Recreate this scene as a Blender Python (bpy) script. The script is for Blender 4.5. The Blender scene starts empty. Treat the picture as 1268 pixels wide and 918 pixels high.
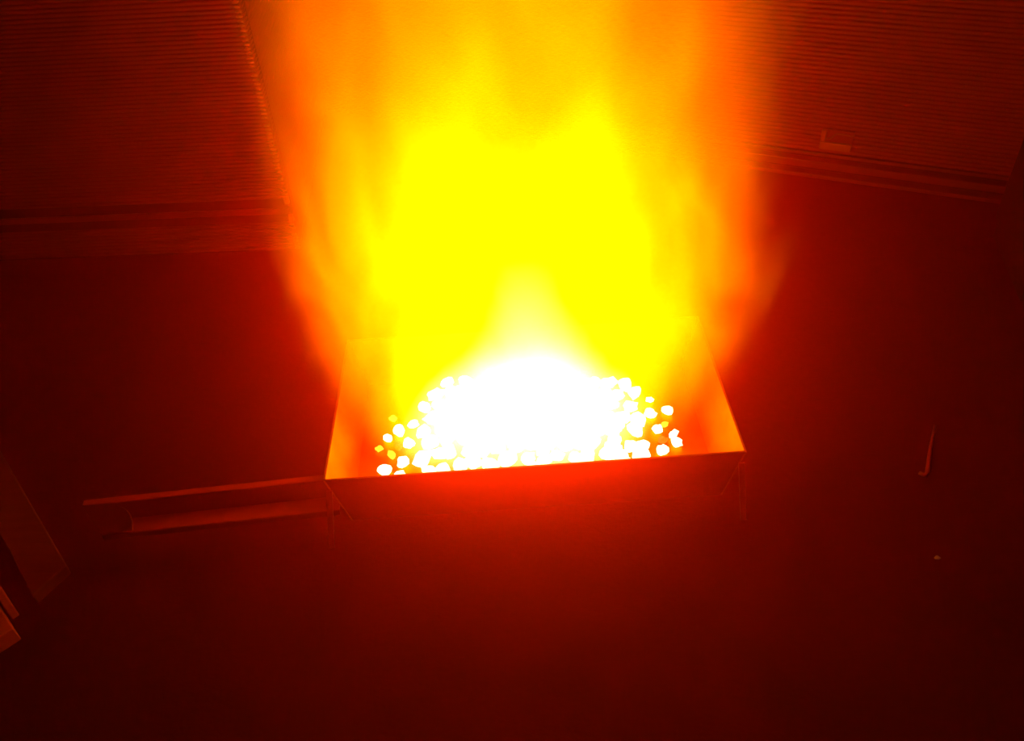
import bpy, bmesh, math, random
from mathutils import Vector, Matrix, noise as mnoise

random.seed(7)
scene = bpy.context.scene
C = scene.collection

# ------------------------------------------------------------------ camera
PITCH = math.radians(40.2)
ROLL = math.atan(84 / 1233)
cam_data = bpy.data.cameras.new('camera')
cam = bpy.data.objects.new('camera', cam_data)
C.objects.link(cam)
fwd = Vector((0, math.cos(PITCH), -math.sin(PITCH)))
right = Vector((1, 0, 0))
up = Vector((0, math.sin(PITCH), math.cos(PITCH)))
cr = right * math.cos(ROLL) - up * math.sin(ROLL)
cu = right * math.sin(ROLL) + up * math.cos(ROLL)
cam.matrix_world = Matrix((
    (cr.x, cu.x, -fwd.x, 0.0),
    (cr.y, cu.y, -fwd.y, 0.0),
    (cr.z, cu.z, -fwd.z, 1.398),
    (0, 0, 0, 1)))
cam_data.sensor_fit = 'HORIZONTAL'
cam_data.sensor_width = 36.0
cam_data.lens = 36.0 * 1046.0 / 1268.0
cam_data.clip_start = 0.02
cam_data.clip_end = 60
scene.camera = cam

# ------------------------------------------------------------------ exposure
vs = scene.view_settings
scene.display_settings.display_device = 'sRGB'
vs.view_transform = 'Standard'
vs.look = 'None'
vs.gamma = 1.0
vs.use_curve_mapping = False
vs.exposure = 0.0

# ------------------------------------------------------------------ world: dark night air filled with thin smoke, reddened and tuned to imitate lens bloom
HAZE = 0.46
world = bpy.data.worlds.new('world')
scene.world = world
world.use_nodes = True
wn = world.node_tree
bgn = next(n for n in wn.nodes if n.type == 'BACKGROUND')
bgn.inputs['Color'].default_value = (0.01, 0.001, 0.0005, 1)
bgn.inputs['Strength'].default_value = 0.05
wout = next(n for n in wn.nodes if n.type == 'OUTPUT_WORLD')
wv = wn.nodes.new('ShaderNodeVolumeScatter')
wv.inputs['Color'].default_value = (1.0, 0.035, 0.002, 1)
wv.inputs['Density'].default_value = HAZE
wv.inputs['Anisotropy'].default_value = 0.925
wn.links.new(wv.outputs[0], wout.inputs['Volume'])

cyc = scene.cycles
cyc.max_bounces = 3
cyc.volume_bounces = 0
cyc.use_denoising = True


# ================================================================== helpers
def principled(name, base, rough=0.6, metal=0.0, spec=0.5):
    m = bpy.data.materials.new(name)
    m.use_nodes = True
    b = m.node_tree.nodes['Principled BSDF']
    b.inputs['Base Color'].default_value = (*base, 1)
    b.inputs['Roughness'].default_value = rough
    b.inputs['Metallic'].default_value = metal
    b.inputs['Specular IOR Level'].default_value = spec
    return m, m.node_tree, b


def noise_color(nt, b, c0, c1, scale=8.0, detail=6.0, rough=0.6, coord='Object', stretch=None, socket='Base Color'):
    tc = nt.nodes.new('ShaderNodeTexCoord')
    src = tc.outputs[coord]
    if stretch:
        mp = nt.nodes.new('ShaderNodeMapping')
        mp.inputs['Scale'].default_value = stretch
        nt.links.new(src, mp.inputs['Vector'])
        src = mp.outputs[0]
    n = nt.nodes.new('ShaderNodeTexNoise')
    n.inputs['Scale'].default_value = scale
    n.inputs['Detail'].default_value = detail
    n.inputs['Roughness'].default_value = rough
    nt.links.new(src, n.inputs['Vector'])
    r = nt.nodes.new('ShaderNodeValToRGB')
    r.color_ramp.elements[0].position = 0.3
    r.color_ramp.elements[1].position = 0.7
    r.color_ramp.elements[0].color = (*c0, 1)
    r.color_ramp.elements[1].color = (*c1, 1)
    nt.links.new(n.outputs['Fac'], r.inputs['Fac'])
    nt.links.new(r.outputs['Color'], b.inputs[socket])
    return n, src


def add_bump(nt, b, height, strength, dist):
    bp = nt.nodes.new('ShaderNodeBump')
    bp.inputs['Strength'].default_value = strength
    bp.inputs['Distance'].default_value = dist
    nt.links.new(height, bp.inputs['Height'])
    nt.links.new(bp.outputs['Normal'], b.inputs['Normal'])


M = {}
# floor: dark blotchy concrete, red cast of the fire put into its colour
m, nt, b = principled('floor_concrete', (0.1, 0.03, 0.02), 0.9, 0, 0.06)
n, src = noise_color(nt, b, (0.010, 0.0005, 0.0003), (0.026, 0.0014, 0.0007), 5.5, 8, 0.65)
n2 = nt.nodes.new('ShaderNodeTexNoise'); n2.inputs['Scale'].default_value = 90; n2.inputs['Detail'].default_value = 4
nt.links.new(src, n2.inputs['Vector'])
add_bump(nt, b, n2.outputs['Fac'], 0.35, 0.006)
M['floor'] = m
# ribbed wall sheet: reddened to carry the red of the firelight
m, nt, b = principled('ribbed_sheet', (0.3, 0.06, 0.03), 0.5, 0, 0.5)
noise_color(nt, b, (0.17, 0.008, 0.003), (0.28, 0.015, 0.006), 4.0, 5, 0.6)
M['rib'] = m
m, nt, b = principled('ribbed_sheet_lit', (0.5, 0.03, 0.01), 0.5, 0, 0.5)  # same sheet lightened: flame glow on the right wall put into the colour
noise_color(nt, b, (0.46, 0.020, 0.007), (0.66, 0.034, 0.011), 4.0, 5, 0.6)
M['rib_lit'] = m
m, nt, b = principled('wall_backing', (0.04, 0.004, 0.002), 0.8, 0, 0.2)
M['backing'] = m
m, nt, b = principled('painted_rail', (0.28, 0.055, 0.03), 0.4, 0, 0.5)
noise_color(nt, b, (0.24, 0.014, 0.006), (0.36, 0.024, 0.010), 9.0)
M['rail'] = m
# sheet steel of the fire box, oxidised
m, nt, b = principled('oxidised_steel', (0.35, 0.15, 0.01), 0.42, 1.0, 0.5)
noise_color(nt, b, (0.42, 0.13, 0.0008), (0.60, 0.22, 0.0015), 12.0)
b.inputs['Specular Tint'].default_value = (1.0, 0.35, 0.01, 1)
M['steel'] = m
m, nt, b = principled('dark_steel', (0.16, 0.05, 0.03), 0.5, 0.3, 0.5)  # one dark steel tone, varied at random
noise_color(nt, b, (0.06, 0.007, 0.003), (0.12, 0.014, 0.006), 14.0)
M['dark_sheet'] = m
m, nt, b = principled('bare_plate', (0.95, 0.05, 0.01), 0.35, 0.2, 0.5)
M['plate'] = m
m, nt, b = principled('pale_lit_edge', (0.95, 0.10, 0.015), 0.3, 0, 0.5)  # pale orange standing in for firelight caught on rib ends and lips
M['lit_edge'] = m
# rough sawn wood
m, nt, b = principled('rough_wood', (0.3, 0.1, 0.05), 0.75, 0, 0.3)
n, src = noise_color(nt, b, (0.10, 0.010, 0.005), (0.20, 0.022, 0.010), 10.0, 6, 0.6, 'Object', (0.6, 6.0, 6.0))
add_bump(nt, b, n.outputs['Fac'], 0.4, 0.003)
M['wood'] = m
m, nt, b = principled('lit_wood', (0.5, 0.06, 0.02), 0.7, 0, 0.3)  # paler wood colour paints in the firelight on the lath ends
n, src = noise_color(nt, b, (0.42, 0.045, 0.015), (0.62, 0.08, 0.03), 12.0, 6, 0.6)
M['lit_wood'] = m
m, nt, b = principled('black_paint', (0.006, 0.002, 0.002), 0.7, 0, 0.2)
M['black'] = m
m, nt, b = principled('pale_stone', (0.4, 0.2, 0.16), 0.6)
M['stone'] = m


def ember_mat(name, col, strength):
    m = bpy.data.materials.new(name); m.use_nodes = True
    m.cycles.emission_sampling = 'NONE'
    nt = m.node_tree
    b = nt.nodes['Principled BSDF']
    b.inputs['Base Color'].default_value = (0.02, 0.01, 0.008, 1)
    b.inputs['Roughness'].default_value = 0.9
    tc = nt.nodes.new('ShaderNodeTexCoord')
    n = nt.nodes.new('ShaderNodeTexNoise'); n.inputs['Scale'].default_value = 60
    nt.links.new(tc.outputs['Object'], n.inputs['Vector'])
    mr = nt.nodes.new('ShaderNodeMapRange')
    mr.inputs['From Min'].default_value = 0.3; mr.inputs['From Max'].default_value = 0.7
    mr.inputs['To Min'].default_value = 0.7 * strength; mr.inputs['To Max'].default_value = 1.2 * strength
    nt.links.new(n.outputs['Fac'], mr.inputs['Value'])
    b.inputs['Emission Color'].default_value = (*col, 1)
    nt.links.new(mr.outputs[0], b.inputs['Emission Strength'])
    return m


M['coal_white'] = ember_mat('white_hot_coal', (1.0, 0.62, 0.36), 4.5)
M['coal_yellow'] = ember_mat('yellow_hot_coal', (1.0, 0.36, 0.012), 3.0)
M['coal_orange'] = ember_mat('orange_hot_coal', (1.0, 0.14, 0.0), 1.5)


def link(name, bm, mat, parent=None, smooth=False):
    me = bpy.data.meshes.new(name)
    bmesh.ops.recalc_face_normals(bm, faces=bm.faces)
    bm.to_mesh(me); bm.free()
    if mat is not None:
        me.materials.append(mat)
    if smooth:
        for p in me.polygons:
            p.use_smooth = True
    o = bpy.data.objects.new(name, me)
    C.objects.link(o)
    if parent:
        o.parent = parent
    return o


def empty(name, loc=(0, 0, 0)):
    o = bpy.data.objects.new(name, None)
    o.location = loc
    o.empty_display_size = 0.05
    C.objects.link(o)
    return o


def tag(o, label=None, cat=None, group=None, kind=None):
    if label: o['label'] = label
    if cat: o['category'] = cat
    if group: o['group'] = group
    if kind: o['kind'] = kind
    return o


def hexa(bm, pts):
    """8 points: bottom quad then top quad (same winding)."""
    v = [bm.verts.new(p) for p in pts]
    for f in ((0, 3, 2, 1), (4, 5, 6, 7), (0, 1, 5, 4), (1, 2, 6, 5), (2, 3, 7, 6), (3, 0, 4, 7)):
        bm.faces.new([v[i] for i in f])
    return v


def box(bm, x0, x1, y0, y1, z0, z1):
    return hexa(bm, [(x0, y0, z0), (x1, y0, z0), (x1, y1, z0), (x0, y1, z0),
                     (x0, y0, z1), (x1, y0, z1), (x1, y1, z1), (x0, y1, z1)])


def bevel(bm, w, seg=2):
    bmesh.ops.bevel(bm, geom=list(bm.edges), offset=w, segments=seg, affect='EDGES', profile=0.6)


def slab(bm, quad, n, t):
    """A plate: quad of 4 points, thickened by t along n."""
    n = Vector(n).normalized() * t
    q = [Vector(p) for p in quad]
    return hexa(bm, [tuple(p) for p in q] + [tuple(p + n) for p in q])


def tube(bm, pts, r, seg=8, cap=True):
    rings = []
    pts = [Vector(p) for p in pts]
    for i, p in enumerate(pts):
        d = (pts[min(i + 1, len(pts) - 1)] - pts[max(i - 1, 0)]).normalized()
        a = d.orthogonal().normalized()
        bb = d.cross(a)
        rr = r[i] if isinstance(r, (list, tuple)) else r
        rings.append([bm.verts.new(p + (a * math.cos(t) + bb * math.sin(t)) * rr)
                      for t in [2 * math.pi * k / seg for k in range(seg)]])
    for i in range(len(rings) - 1):
        for k in range(seg):
            bm.faces.new((rings[i][k], rings[i][(k + 1) % seg], rings[i + 1][(k + 1) % seg], rings[i + 1][k]))
    if cap:
        bm.faces.new(rings[0][::-1]); bm.faces.new(rings[-1])


# ================================================================== setting
bm = bmesh.new()
box(bm, -4.5, 4.5, -2.5, 5.5, -0.12, 0.0)
tag(link('floor', bm, M['floor']), 'dark concrete floor around the fire box', kind='structure')


def wall_frame(A, B):
    """local axes for a wall running from A to B (x along, -y towards the room)"""
    A = Vector((*A, 0)); B = Vector((*B, 0))
    d = (B - A); L = d.length; d.normalize()
    return A, math.atan2(d.y, d.x), L


def ribs_mesh(L, z0, z1, pitch, depth, ends=True):
    """stacked half-round horizontal ribs facing -y, rounded off at both ends"""
    bm = bmesh.new()
    n = int(round((z1 - z0) / pitch))
    seg = 5
    for i in range(n):
        zc = z0 + (i + 0.5) * pitch
        h = pitch * 0.5
        jit = random.uniform(-0.0012, 0.0012)
        e = 0.006
        cols = []
        for (x, s) in ((0.0, 0.35), (e, 1.0), (L - e, 1.0), (L + jit, 0.35)):
            row = []
            for k in range(seg + 1):
                t = math.pi * (k / seg - 0.5)
                row.append(bm.verts.new((x, -math.cos(t) * depth * s, zc + math.sin(t) * h * (0.97 if s == 1 else 0.6))))
            cols.append(row)
        for a in range(3):
            for k in range(seg):
                bm.faces.new((cols[a][k], cols[a + 1][k], cols[a + 1][k + 1], cols[a][k + 1]))
        bm.faces.new(cols[0]); bm.faces.new(cols[3][::-1])
    return bm


PITCH_R = 0.0142
# ---- right wall, running away to the left behind the flame
WR0 = Vector((0.799, 2.714)); WRD = Vector((0.900, -0.437)).normalized()
A = WR0 - WRD * 1.9
Bp = WR0 + WRD * 1.7
o3, ang, L = wall_frame(A, Bp)
wr = empty('wall_right', o3); wr.rotation_euler.z = ang
tag(wr, 'wall of fine horizontal ribs behind the flame on the right', kind='structure')
bm = bmesh.new(); box(bm, 0, L, 0.004, 0.08, 0.0, 2.3); link('backing', bm, M['backing'], wr)
o = link('ribs', ribs_mesh(L, 0.082, 2.28, PITCH_R, 0.0065), M['rib_lit'], wr, True); tag(o, kind='stuff')
# two painted rails under it, with dark gaps
for z0, z1, dpt in ((0.069, 0.080, 0.010), (0.034, 0.059, 0.030), (0.0, 0.014, 0.034)):
    bm = bmesh.new(); box(bm, 0, L, -dpt, 0.004, z0, z1); bevel(bm, 0.003)
    link('rail', bm, M['rail'], wr)

# ---- left wall panel with a corner towards the fire
o3, ang, L = wall_frame((-3.2, 2.46), (-0.641, 2.312))
wl = empty('wall_left', o3); wl.rotation_euler.z = ang
tag(wl, 'wall of fine horizontal ribs on the left with a dark groove low down', kind='structure')
bm = bmesh.new(); box(bm, 0, L - 0.004, 0.004, 0.06, 0.0, 2.3); link('backing', bm, M['backing'], wl)
PITCH_L = 0.0120
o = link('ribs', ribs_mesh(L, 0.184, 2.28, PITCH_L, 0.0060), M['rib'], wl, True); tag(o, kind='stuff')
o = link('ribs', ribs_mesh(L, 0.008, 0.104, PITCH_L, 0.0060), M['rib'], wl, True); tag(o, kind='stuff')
bm = bmesh.new(); box(bm, 0, L, -0.004, 0.004, 0.132, 0.152); bevel(bm, 0.003); link('rail', bm, M['rail'], wl)
# bright corner clips either side of the groove
for z in (0.180, 0.118):
    bm = bmesh.new(); box(bm, L - 0.010, L + 0.004, -0.010, 0.006, z - 0.012, z + 0.010); bevel(bm, 0.003)
    link('corner_clip', bm, M['lit_edge'], wl)
# rounded rib end caps along the corner, coloured pale as their highlights
bm = bmesh.new()
for z0, z1 in ((0.184, 2.28), (0.008, 0.104)):
    for i in range(int(round((z1 - z0) / PITCH_L))):
        if random.random() < 0.12:
            continue
        bmesh.ops.create_icosphere(bm, subdivisions=1, radius=1.0, matrix=Matrix.Translation(
            (L - 0.003 + random.uniform(-0.002, 0.001), -0.006, z0 + (i + 0.5) * PITCH_L)) @ Matrix.Diagonal((0.0105, 0.0075, 0.0044, 1)))
tag(link('rib_end_glints', bm, M['lit_edge'], wl, True), kind='stuff')
# the return face of the corner
o3, ang, L2 = wall_frame((-0.645, 2.318), (-0.70, 3.40))
ws = empty('wall_corner', o3); ws.rotation_euler.z = ang
tag(ws, 'return face of the ribbed left wall, hidden by the glow', kind='structure')
bm = bmesh.new(); box(bm, 0, L2, 0.004, 0.05, 0.0, 2.3); link('backing', bm, M['backing'], ws)
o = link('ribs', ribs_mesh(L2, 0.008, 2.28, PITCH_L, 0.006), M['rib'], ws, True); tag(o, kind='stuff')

# ================================================================== fire box
X0, X1, Y0, Y1 = -0.380, 0.443, 1.128, 1.571
ZR, ZB = 0.198, 0.063
IN = 0.030
T = 0.004
fb = empty('fire_box', ((X0 + X1) / 2, (Y0 + Y1) / 2, 0.0))
tag(fb, 'open rectangular steel fire box on short splayed legs, filled with burning coals', 'fire box')
OFF = -Vector(fb.location)


def P(x, y, z):
    return Vector((x, y, z)) + OFF


def plate(name, quad, n, t, mat, parent):
    bm = bmesh.new(); slab(bm, [P(*q) for q in quad], n, t); return link(name, bm, mat, parent)


fx0, fx1, fy0, fy1 = X0 + IN, X1 - IN, Y0 + 0.012, Y1 - 0.012
plate('front_panel', [(X0, Y0, ZR), (X1, Y0, ZR), (fx1, fy0, ZB), (fx0, fy0, ZB)], (0, 1, 0), T, M['dark_sheet'], fb)
plate('back_panel', [(X0, Y1, ZR), (X1, Y1, ZR), (fx1, fy1, ZB), (fx0, fy1, ZB)], (0, -1, 0), T, M['steel'], fb)
plate('side_panel', [(X0, Y0, ZR), (X0, Y1, ZR), (fx0, fy1, ZB), (fx0, fy0, ZB)], (1, 0, 0), T, M['steel'], fb)
plate('side_panel', [(X1, Y0, ZR), (X1, Y1, ZR), (fx1, fy1, ZB), (fx1, fy0, ZB)], (-1, 0, 0), T, M['steel'], fb)
plate('floor_plate', [(fx0, fy0, ZB), (fx1, fy0, ZB), (fx1, fy1, ZB), (fx0, fy1, ZB)], (0, 0, 1), T, M['steel'], fb)
# folded corner tabs inside the front corners
for sx, xx in ((1, fx0 + 0.012), (-1, fx1 - 0.012)):
    bm = bmesh.new()
    slab(bm, [P(xx, fy0 + 0.030, ZB + 0.004), P(xx + sx * 0.003, fy0 + 0.030, ZB + 0.004),
              P(xx - sx * 0.006, fy0 + 0.020, ZB + 0.06), P(xx - sx * 0.010, fy0 + 0.020, ZB + 0.06)], (0, 1, 0), 0.004)
    link('corner_tab', bm, M['steel'], fb)
# legs: angle strips splayed outwards
for xt, xb in ((X0 + 0.001, X0 - 0.026), (X1 - 0.001, X1 + 0.023)):
    for yt, yb, sy in ((Y0, Y0 - 0.004, -1), (Y1, Y1 + 0.012, 1)):
        bm = bmesh.new()
        s = 1 if xt < 0 else -1
        slab(bm, [P(xt, yt, 0.17), P(xt + s * 0.012, yt, 0.17), P(xb + s * 0.012, yb, 0.0), P(xb, yb, 0.0)],
             (0, sy, 0), 0.003)
        link('leg', bm, M['rail'], fb)
# side channel hanging off the left wall, open to the front, level with the rim
sc = empty('side_channel'); sc.parent = fb
tag(sc, 'sheet metal channel shelf with an open front')
cA = Vector((-0.871, 1.150)); cB = Vector((-0.368, 1.176))
cd = (cB - cA).normalized(); cn = Vector((-cd.y, cd.x))
ZT, ZL, CD = 0.151, 0.100, 0.040
CL = (cB - cA).length


def Q(s, dd, z):
    """s along the channel, dd towards the viewer from the upright web, z height"""
    p = cA + cd * s - cn * dd
    return P(p.x, p.y, z)


def cslab(name, ss, dd, zz, mat):
    bm = bmesh.new()
    s0, s1 = ss; d0, d1 = dd; z0, z1 = zz
    hexa(bm, [Q(s0, d0, z0), Q(s1, d0, z0), Q(s1, d1, z0), Q(s0, d1, z0),
              Q(s0, d0, z1), Q(s1, d0, z1), Q(s1, d1, z1), Q(s0, d1, z1)])
    bevel(bm, 0.001, 1)
    return link(name, bm, mat, sc)


cslab('upright_web', (0, CL), (0, 0.003), (ZL, ZT), M['dark_sheet'])
cslab('top_flange', (0, CL), (-0.012, 0.003), (ZT, ZT + 0.003), M['rail'])  # lighter than the web: firelight along the top edge is in the colour
cslab('bottom_flange', (0.03, CL), (0.003, CD), (ZL, ZL + 0.003), M['rail'])  # lighter colour again stands for light falling on the ledge
cslab('bottom_lip', (0.03, CL), (CD, CD + 0.003), (ZL - 0.012, ZL + 0.003), M['dark_sheet'])
# sloping end plate with a rounded inner edge, from the web top down to the lip
bm = bmesh.new()
prof = [(0.030, 1.0), (0.092, 1.0), (0.094, 0.82)]
for k in range(7):
    t = k / 6 * math.pi / 2
    prof.append((0.058 + 0.036 * math.cos(t), 0.72 - 0.62 * math.sin(t)))
prof += [(0.0, 0.0)]
fr = [bm.verts.new(Q(s_, 0.003 + u * (CD - 0.001), ZT - u * (ZT - ZL - 0.004) + 0.004)) for s_, u in prof]
bk = [bm.verts.new(Q(s_, 0.001 + u * (CD - 0.003), ZT - u * (ZT - ZL - 0.004) + 0.001)) for s_, u in prof]
bm.faces.new(fr); bm.faces.new(bk[::-1])
for i in range(len(prof)):
    j = (i + 1) % len(prof)
    bm.faces.new((fr[i], fr[j], bk[j], bk[i]))
link('end_plate', bm, M['dark_sheet'], sc)

# ================================================================== coals
def coal_mesh(seed):
    bm = bmesh.new()
    bmesh.ops.create_icosphere(bm, subdivisions=2, radius=1.0)
    off = Vector((seed * 3.1, seed * 1.7, seed * 0.9))
    for v in bm.verts:
        d = v.co.normalized()
        k = 1 + 0.45 * mnoise.noise(d * 1.3 + off) + 0.15 * mnoise.noise(d * 3.5 + off)
        v.co = Vector((d.x * k * 1.15, d.y * k * 0.95, d.z * k * 0.8))
    me = bpy.data.meshes.new('coal')
    bm.to_mesh(me); bm.free()
    me.materials.append(M['coal_white'])
    return me


coal_meshes = [coal_mesh(i) for i in range(6)]
LAB_MID = 'white-hot coal in the dense middle of the burning bed'
LAB_L = 'white glowing coal lying loose at the left end of the burning bed'
LAB_R = 'white glowing coal lying loose at the right end of the burning bed'


def add_coal(x, y, z, r, mat):
    me = random.choice(coal_meshes)
    o = bpy.data.objects.new('coal', me)
    C.objects.link(o)
    o.location = (x, y, z)
    o.scale = (r, r, r * random.uniform(0.8, 1.1))
    o.rotation_euler = (random.uniform(-0.4, 0.4), random.uniform(-0.4, 0.4), random.uniform(0, 6.28))
    o.material_slots[0].link = 'OBJECT'
    o.material_slots[0].material = M[mat]
    if x < -0.225:
        tag(o, {'coal_white': LAB_L, 'coal_yellow': 'small dull yellow coal among the loose coals at the left end',
                'coal_orange': 'smallest orange coal, half burnt, among the loose coals at the left end'}[mat],
            'coal', 'loose coals at the left end')
    elif x > 0.295:
        tag(o, {'coal_white': LAB_R, 'coal_yellow': 'small dull yellow coal among the loose coals at the right end',
                'coal_orange': 'small orange coal, half burnt, among the loose coals at the right end'}[mat],
            'coal', 'loose coals at the right end')
    else:
        tag(o, LAB_MID, 'coal', 'coals in the middle of the bed')


zf = ZB + T
random.seed(21)
W_, Y_, O_ = 'coal_white', 'coal_yellow', 'coal_orange'
LOOSE = [(-0.288, 1.360, 0.011, W_), (-0.263, 1.380, 0.013, W_), (-0.238, 1.337, 0.013, W_), (-0.232, 1.400, 0.011, W_),
         (-0.288, 1.261, 0.013, W_), (-0.250, 1.280, 0.014, W_), (-0.256, 1.243, 0.012, W_), (-0.305, 1.330, 0.008, Y_),
         (-0.276, 1.308, 0.010, Y_), (-0.262, 1.331, 0.008, O_), (-0.280, 1.425, 0.009, Y_),
         (0.305, 1.381, 0.012, W_), (0.345, 1.387, 0.012, W_), (0.312, 1.430, 0.008, W_), (0.312, 1.330, 0.012, W_),
         (0.346, 1.284, 0.012, W_), (0.344, 1.312, 0.010, W_), (0.312, 1.264, 0.013, W_), (0.330, 1.345, 0.008, Y_),
         (0.318, 1.297, 0.009, O_)]
for x, y, r, mat in LOOSE:
    add_coal(x, y, zf + r * 0.85, r, mat)
for iy in range(8):
    for ix in range(15):
        x = -0.205 + ix * 0.034 + random.uniform(-0.008, 0.008) + (0.017 if iy % 2 else 0)
        y = 1.195 + iy * 0.041 + random.uniform(-0.009, 0.009)
        if x > 0.285:
            continue
        r = random.uniform(0.013, 0.019)
        heap = 0.035 * max(0.0, 1 - ((x - 0.03) / 0.27) ** 2) * max(0.0, 1 - ((y - 1.34) / 0.22) ** 2)
        add_coal(x, y, zf + r * 0.8 + heap, r, 'coal_white')
        if -0.15 < x < 0.22 and random.random() < 0.55:
            add_coal(x + random.uniform(-0.01, 0.01), y + random.uniform(-0.012, 0.012),
                     zf + r * 0.8 + heap + 0.024, r * 0.95, 'coal_white')

# ================================================================== flame (glowing gas: emission volumes in flame-shaped hulls)
class N:
    """tiny expression builder for shader maths"""
    def __init__(s, nt): s.nt = nt
    def m(s, op, a, b=None, c=None):
        n = s.nt.nodes.new('ShaderNodeMath'); n.operation = op
        for i, v in enumerate((a, b, c)):
            if v is None: continue
            if isinstance(v, (int, float)): n.inputs[i].default_value = v
            else: s.nt.links.new(v, n.inputs[i])
        return n.outputs[0]
    def add(s, a, b): return s.m('ADD', a, b)
    def sub(s, a, b): return s.m('SUBTRACT', a, b)
    def mul(s, a, b): return s.m('MULTIPLY', a, b)
    def div(s, a, b): return s.m('DIVIDE', a, b)
    def ramp(s, v, pts):
        n = s.nt.nodes.new('ShaderNodeFloatCurve')
        cv = n.mapping.curves[0]
        while len(cv.points) > 2: cv.points.remove(cv.points[1])
        cv.points[0].location = pts[0]; cv.points[-1].location = pts[-1]
        for p in pts[1:-1]: cv.points.new(*p)
        n.mapping.update()
        s.nt.links.new(v, n.inputs['Value'])
        return n.outputs[0]
    def smooth(s, v, a, b):
        n = s.nt.nodes.new('ShaderNodeMapRange'); n.interpolation_type = 'SMOOTHSTEP'
        n.inputs['From Min'].default_value = a; n.inputs['From Max'].default_value = b
        s.nt.links.new(v, n.inputs['Value'])
        return n.outputs[0]
    def noise(s, vec, scale, detail, stretch=(1, 1, 1), loc=(0, 0, 0), distort=0.0):
        mp = s.nt.nodes.new('ShaderNodeMapping')
        mp.inputs['Scale'].default_value = stretch; mp.inputs['Location'].default_value = loc
        s.nt.links.new(vec, mp.inputs['Vector'])
        n = s.nt.nodes.new('ShaderNodeTexNoise')
        n.inputs['Scale'].default_value = scale; n.inputs['Detail'].default_value = detail
        n.inputs['Distortion'].default_value = distort
        s.nt.links.new(mp.outputs[0], n.inputs['Vector'])
        return n.outputs['Fac']


FO = Vector((0.030, 1.350, 0.080))     # base of the flame
FH = 1.60


def flame_material(name, hw_pts, hd_pts, v_pts, q0, q1, amp, colour, strength, nloc, height, shift_pts=None, var=0.8):
    m = bpy.data.materials.new(name); m.use_nodes = True
    nt = m.node_tree; nt.nodes.clear()
    e = N(nt)
    out = nt.nodes.new('ShaderNodeOutputMaterial')
    em = nt.nodes.new('ShaderNodeEmission')
    em.inputs['Color'].default_value = (*colour, 1)
    nt.links.new(em.outputs[0], out.inputs['Volume'])
    tc = nt.nodes.new('ShaderNodeTexCoord')
    sp = nt.nodes.new('ShaderNodeSeparateXYZ')
    nt.links.new(tc.outputs['Object'], sp.inputs[0])
    x, y, z = sp.outputs
    zt = e.div(z, height)
    hw = e.ramp(zt, hw_pts); hd = e.ramp(zt, hd_pts); v = e.ramp(zt, v_pts)
    if shift_pts:
        x = e.sub(x, e.sub(e.ramp(zt, shift_pts), 0.5))
    n1 = e.noise(tc.outputs['Object'], 4.5, 2.0, (1, 1, 0.6), nloc, 0.5)
    n1 = e.sub(n1, 0.5)
    x2 = e.div(e.add(x, e.mul(n1, 0.12)), hw)
    y2 = e.div(y, hd)
    q = e.sub(1.0, e.m('SQRT', e.add(e.mul(x2, x2), e.mul(y2, y2))))
    n2 = e.sub(e.noise(tc.outputs['Object'], 8.0, 2.0, (1, 1, 0.45), (nloc[0] - 2, nloc[1] + 3, nloc[2]), 0.6), 0.5)
    q = e.add(q, e.mul(n2, amp))
    d = e.smooth(q, q0, q1)
    d = e.mul(d, e.m('MAXIMUM', e.add(1.0, e.mul(e.add(n1, n2), var * 1.6)), 0.1))
    d = e.mul(d, v)
    nt.links.new(e.mul(d, strength), em.inputs['Strength'])
    m.cycles.volume_sampling = 'MULTIPLE_IMPORTANCE'
    m.cycles.volume_step_rate = 0.8
    return m


def hull(name, mat, parent, profile, nz=28, seg=36, seed=0.0):
    """closed flame-shaped hull; profile(t) -> (z, x shift, half width, half depth)"""
    bm = bmesh.new()
    rings = []
    for i in range(nz + 1):
        z, sx, hw, hd = profile(i / nz)
        ring = []
        for k in range(seg):
            a = 2 * math.pi * k / seg
            c, s = math.cos(a), math.sin(a)
            w = 1 + 0.07 * mnoise.noise(Vector((c * 1.6 + seed, s * 1.6, z * 4.0))) + 0.03 * mnoise.noise(Vector((c * 4, s * 4 + seed, z * 9)))
            ring.append(bm.verts.new((sx + c * hw * w, s * hd * w, z)))
        rings.append(ring)
    for i in range(nz):
        for k in range(seg):
            bm.faces.new((rings[i][k], rings[i][(k + 1) % seg], rings[i + 1][(k + 1) % seg], rings[i + 1][k]))
    bm.faces.new(rings[0][::-1]); bm.faces.new(rings[-1])
    return link(name, bm, mat, parent, True)


def lerp_pts(pts, t):
    for (a, va), (b, vb) in zip(pts, pts[1:]):
        if t <= b:
            return va + (vb - va) * (t - a) / (b - a)
    return pts[-1][1]


fire = empty('flame', FO)
tag(fire, 'tall yellow and orange flame rising white-hot from the steel fire box', 'flame')

PW = [(0.0, 0.350), (0.08, 0.435), (0.20, 0.470), (0.32, 0.475), (0.45, 0.475), (0.65, 0.460), (1.0, 0.33)]
PD = [(0.0, 0.190), (0.08, 0.215), (0.20, 0.240), (0.32, 0.260), (0.45, 0.270), (0.65, 0.260), (1.0, 0.18)]
PV = [(0.0, 0.75), (0.10, 0.85), (0.22, 0.95), (0.36, 0.50), (0.56, 0.155), (0.8, 0.07), (1.0, 0.0)]
mp_ = flame_material('plume_fire', PW, PD, PV, 0.0, 0.95, 0.45, (1.0, 0.12, 0.0), 96.0, (1.3, 0.4, 2.2), FH)
hull('flame_plume', mp_, fire, lambda t: (t * FH, 0.0, lerp_pts(PW, t) * 1.14, lerp_pts(PD, t) * 1.14), seed=1.0)

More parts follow.
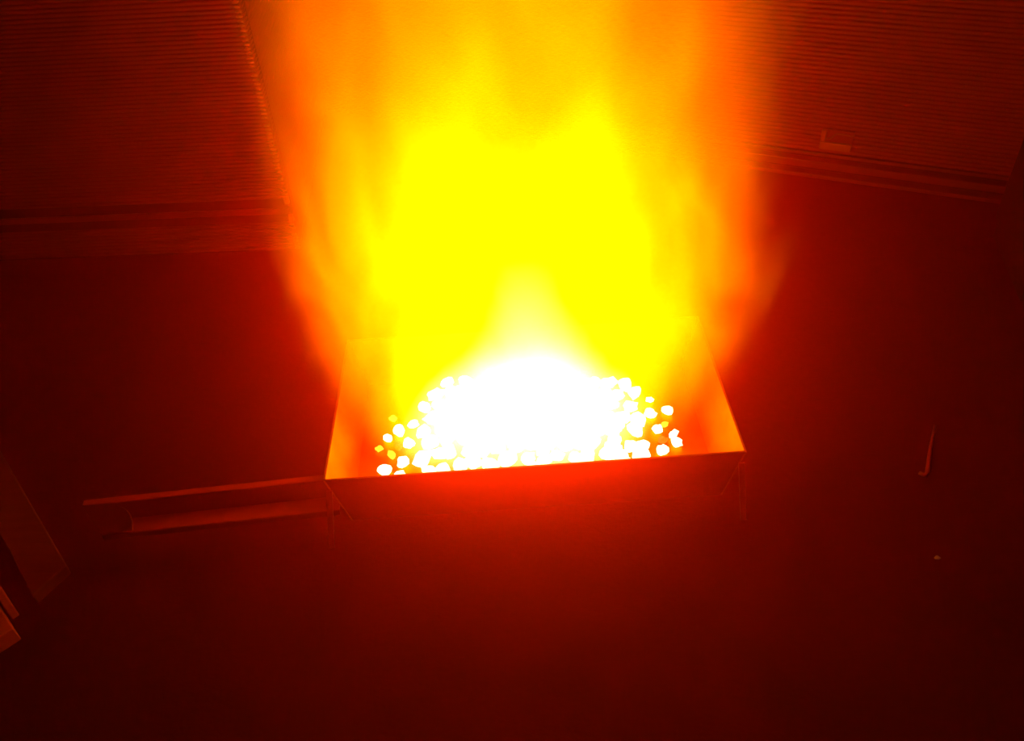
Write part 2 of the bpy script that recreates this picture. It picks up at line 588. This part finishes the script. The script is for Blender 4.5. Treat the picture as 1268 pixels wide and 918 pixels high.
CH = 0.44
CW = [(0.0, 0.300), (0.2, 0.245), (0.45, 0.160), (0.75, 0.090), (1.0, 0.05)]
CDp = [(0.0, 0.170), (0.2, 0.150), (0.45, 0.110), (0.75, 0.060), (1.0, 0.03)]
CV = [(0.0, 1.0), (0.3, 0.65), (0.5, 0.25), (0.75, 0.12), (1.0, 0.0)]
mc_ = flame_material('core_fire', CW, CDp, CV, 0.0, 0.7, 0.35, (1.0, 0.80, 0.50), 30.0, (5.1, 2.0, 0.3), CH, var=0.4)
hull('flame_core', mc_, fire, lambda t: (t * CH, 0.012, lerp_pts(CW, t) * 1.1, lerp_pts(CDp, t) * 1.1), nz=14, seed=3.0)

# ================================================================== wood at the left
def timber(name, corner, d, length, width, z0, z1, skew, label, cat, mat='wood'):
    """corner = near right-hand top corner; runs back along d; width to the left of the near end"""
    d = Vector((*d, 0)).normalized(); n = Vector((d.y, -d.x, 0))
    if n.x > 0: n = -n
    c = Vector((*corner, 0))
    root_loc = c + Vector((0, 0, z0))
    a = c; b2 = c + n * width + d * skew
    q = [a, b2, b2 + d * length, a + d * length]
    bm = bmesh.new()
    hexa(bm, [tuple(p - c) for p in q] + [tuple(p - c + Vector((0, 0, z1 - z0))) for p in q])
    bevel(bm, 0.002, 1)
    o = link(name, bm, M[mat])
    o.location = root_loc
    return tag(o, label, cat)


timber('plank', (-0.935, 1.101), (-0.627, 0.779), 0.75, 0.077, 0.0, 0.030, -0.028,
       'wide wooden plank lying on the floor left of the fire box', 'plank')
timber('wood_lath', (-1.004, 1.007), (-0.68, 0.735), 0.5, 0.0145, 0.0, 0.040, 0.0,
       'short upper lath end poking in at the left picture edge', 'lath', 'lit_wood')
timber('wood_lath', (-0.978, 0.951), (-0.68, 0.735), 0.5, 0.045, 0.0, 0.040, 0.0,
       'lower lath end poking in at the left picture edge, nearest the viewer', 'lath', 'lit_wood')

# ================================================================== small plate on the right wall
def on_wall(s, out, z):
    p = WR0 + WRD * s
    n = Vector((-0.437, -0.900))
    return Vector((p.x + n.x * out, p.y + n.y * out, z))


base = on_wall(0.352, 0.0, 0.104)
wp = empty('wall_plate', base)
tag(wp, 'small rectangular metal latch plate fixed low on the right ribbed wall', 'latch plate')


def wslab(name, s0, s1, o0, o1, z0, z1, mat, bv=0.002):
    bm = bmesh.new()
    pts = []
    for z in (z0, z1):
        pts += [on_wall(s0, o0, z) - base, on_wall(s1, o0, z) - base, on_wall(s1, o1, z) - base, on_wall(s0, o1, z) - base]
    hexa(bm, pts); bevel(bm, bv, 2)
    return link(name, bm, mat, wp)


wslab('back_plate', 0.302, 0.402, 0.0, 0.014, 0.103, 0.167, M['rail'])
wslab('lower_lip', 0.302, 0.402, 0.014, 0.028, 0.103, 0.128, M['lit_edge'], 0.004)
wslab('side_lip', 0.302, 0.318, 0.014, 0.024, 0.128, 0.167, M['lit_edge'], 0.004)
bm = bmesh.new()
tube(bm, [on_wall(s, 0.022, z) - base for s, z in ((0.318, 0.139), (0.332, 0.141), (0.344, 0.155), (0.352, 0.160), (0.375, 0.160), (0.395, 0.157), (0.404, 0.162))], 0.0028)
link('bent_lever', bm, M['lit_edge'], wp, True)

# ================================================================== black upright board at the right edge
Ab = Vector((1.454, 2.137, 0)); Bb = Vector((1.365, 1.790, 0))
dn = (Bb - Ab).normalized(); nn = Vector((-dn.y, dn.x, 0))
cab = empty('upright_cabinet', Ab)
tag(cab, 'black upright cabinet at the right picture edge before the ribbed wall', 'cabinet')
CLn = (Bb - Ab).length


def cab_block(name, a0, a1, b0, b1, z0, z1, bv):
    q = [dn * a0 + nn * b0, dn * a1 + nn * b0, dn * a1 + nn * b1, dn * a0 + nn * b1]
    bm = bmesh.new()
    hexa(bm, [tuple(p + Vector((0, 0, z0))) for p in q] + [tuple(p + Vector((0, 0, z1))) for p in q])
    bevel(bm, bv)
    return link(name, bm, M['black'], cab)


cab_block('plinth', 0.01, CLn - 0.01, 0.01, 0.34, 0.0, 0.06, 0.003)
cab_block('body', 0.0, CLn, 0.0, 0.35, 0.06, 1.08, 0.006)
cab_block('side_panel', 0.03, CLn - 0.03, -0.006, 0.0, 0.10, 1.03, 0.002)
cab_block('top_board', -0.01, CLn + 0.01, -0.01, 0.36, 1.08, 1.10, 0.004)

# ================================================================== bits on the floor
bm = bmesh.new()
rb = Vector((0.875, 1.207, 0))
tube(bm, [Vector(p) - rb for p in ((0.862, 1.213, 0.006), (0.873, 1.205, 0.005), (0.882, 1.216, 0.005), (0.915, 1.280, 0.005), (0.956, 1.352, 0.005))],
     [0.004, 0.005, 0.005, 0.004, 0.003])
o = link('hooked_rod', bm, M['rail'], None, True); o.location = rb
tag(o, 'thin hooked metal rod lying on the floor right of the fire box', 'rod')


def pebble(x, y, r, label, seed):
    bm = bmesh.new()
    bmesh.ops.create_icosphere(bm, subdivisions=2, radius=r)
    for v in bm.verts:
        k = 1 + 0.35 * mnoise.noise(v.co.normalized() * 1.4 + Vector((seed, 0, 0)))
        v.co = Vector((v.co.x * k * 1.3, v.co.y * k, v.co.z * k * 0.6))
    zmin = min(v.co.z for v in bm.verts)
    o = link('pebble', bm, M['stone'], None, True)
    o.location = (x, y, -zmin)
    tag(o, label, 'pebble')


pebble(0.809, 0.994, 0.0045, 'tiny pale pebble alone on the dark floor at lower right', 2.0)
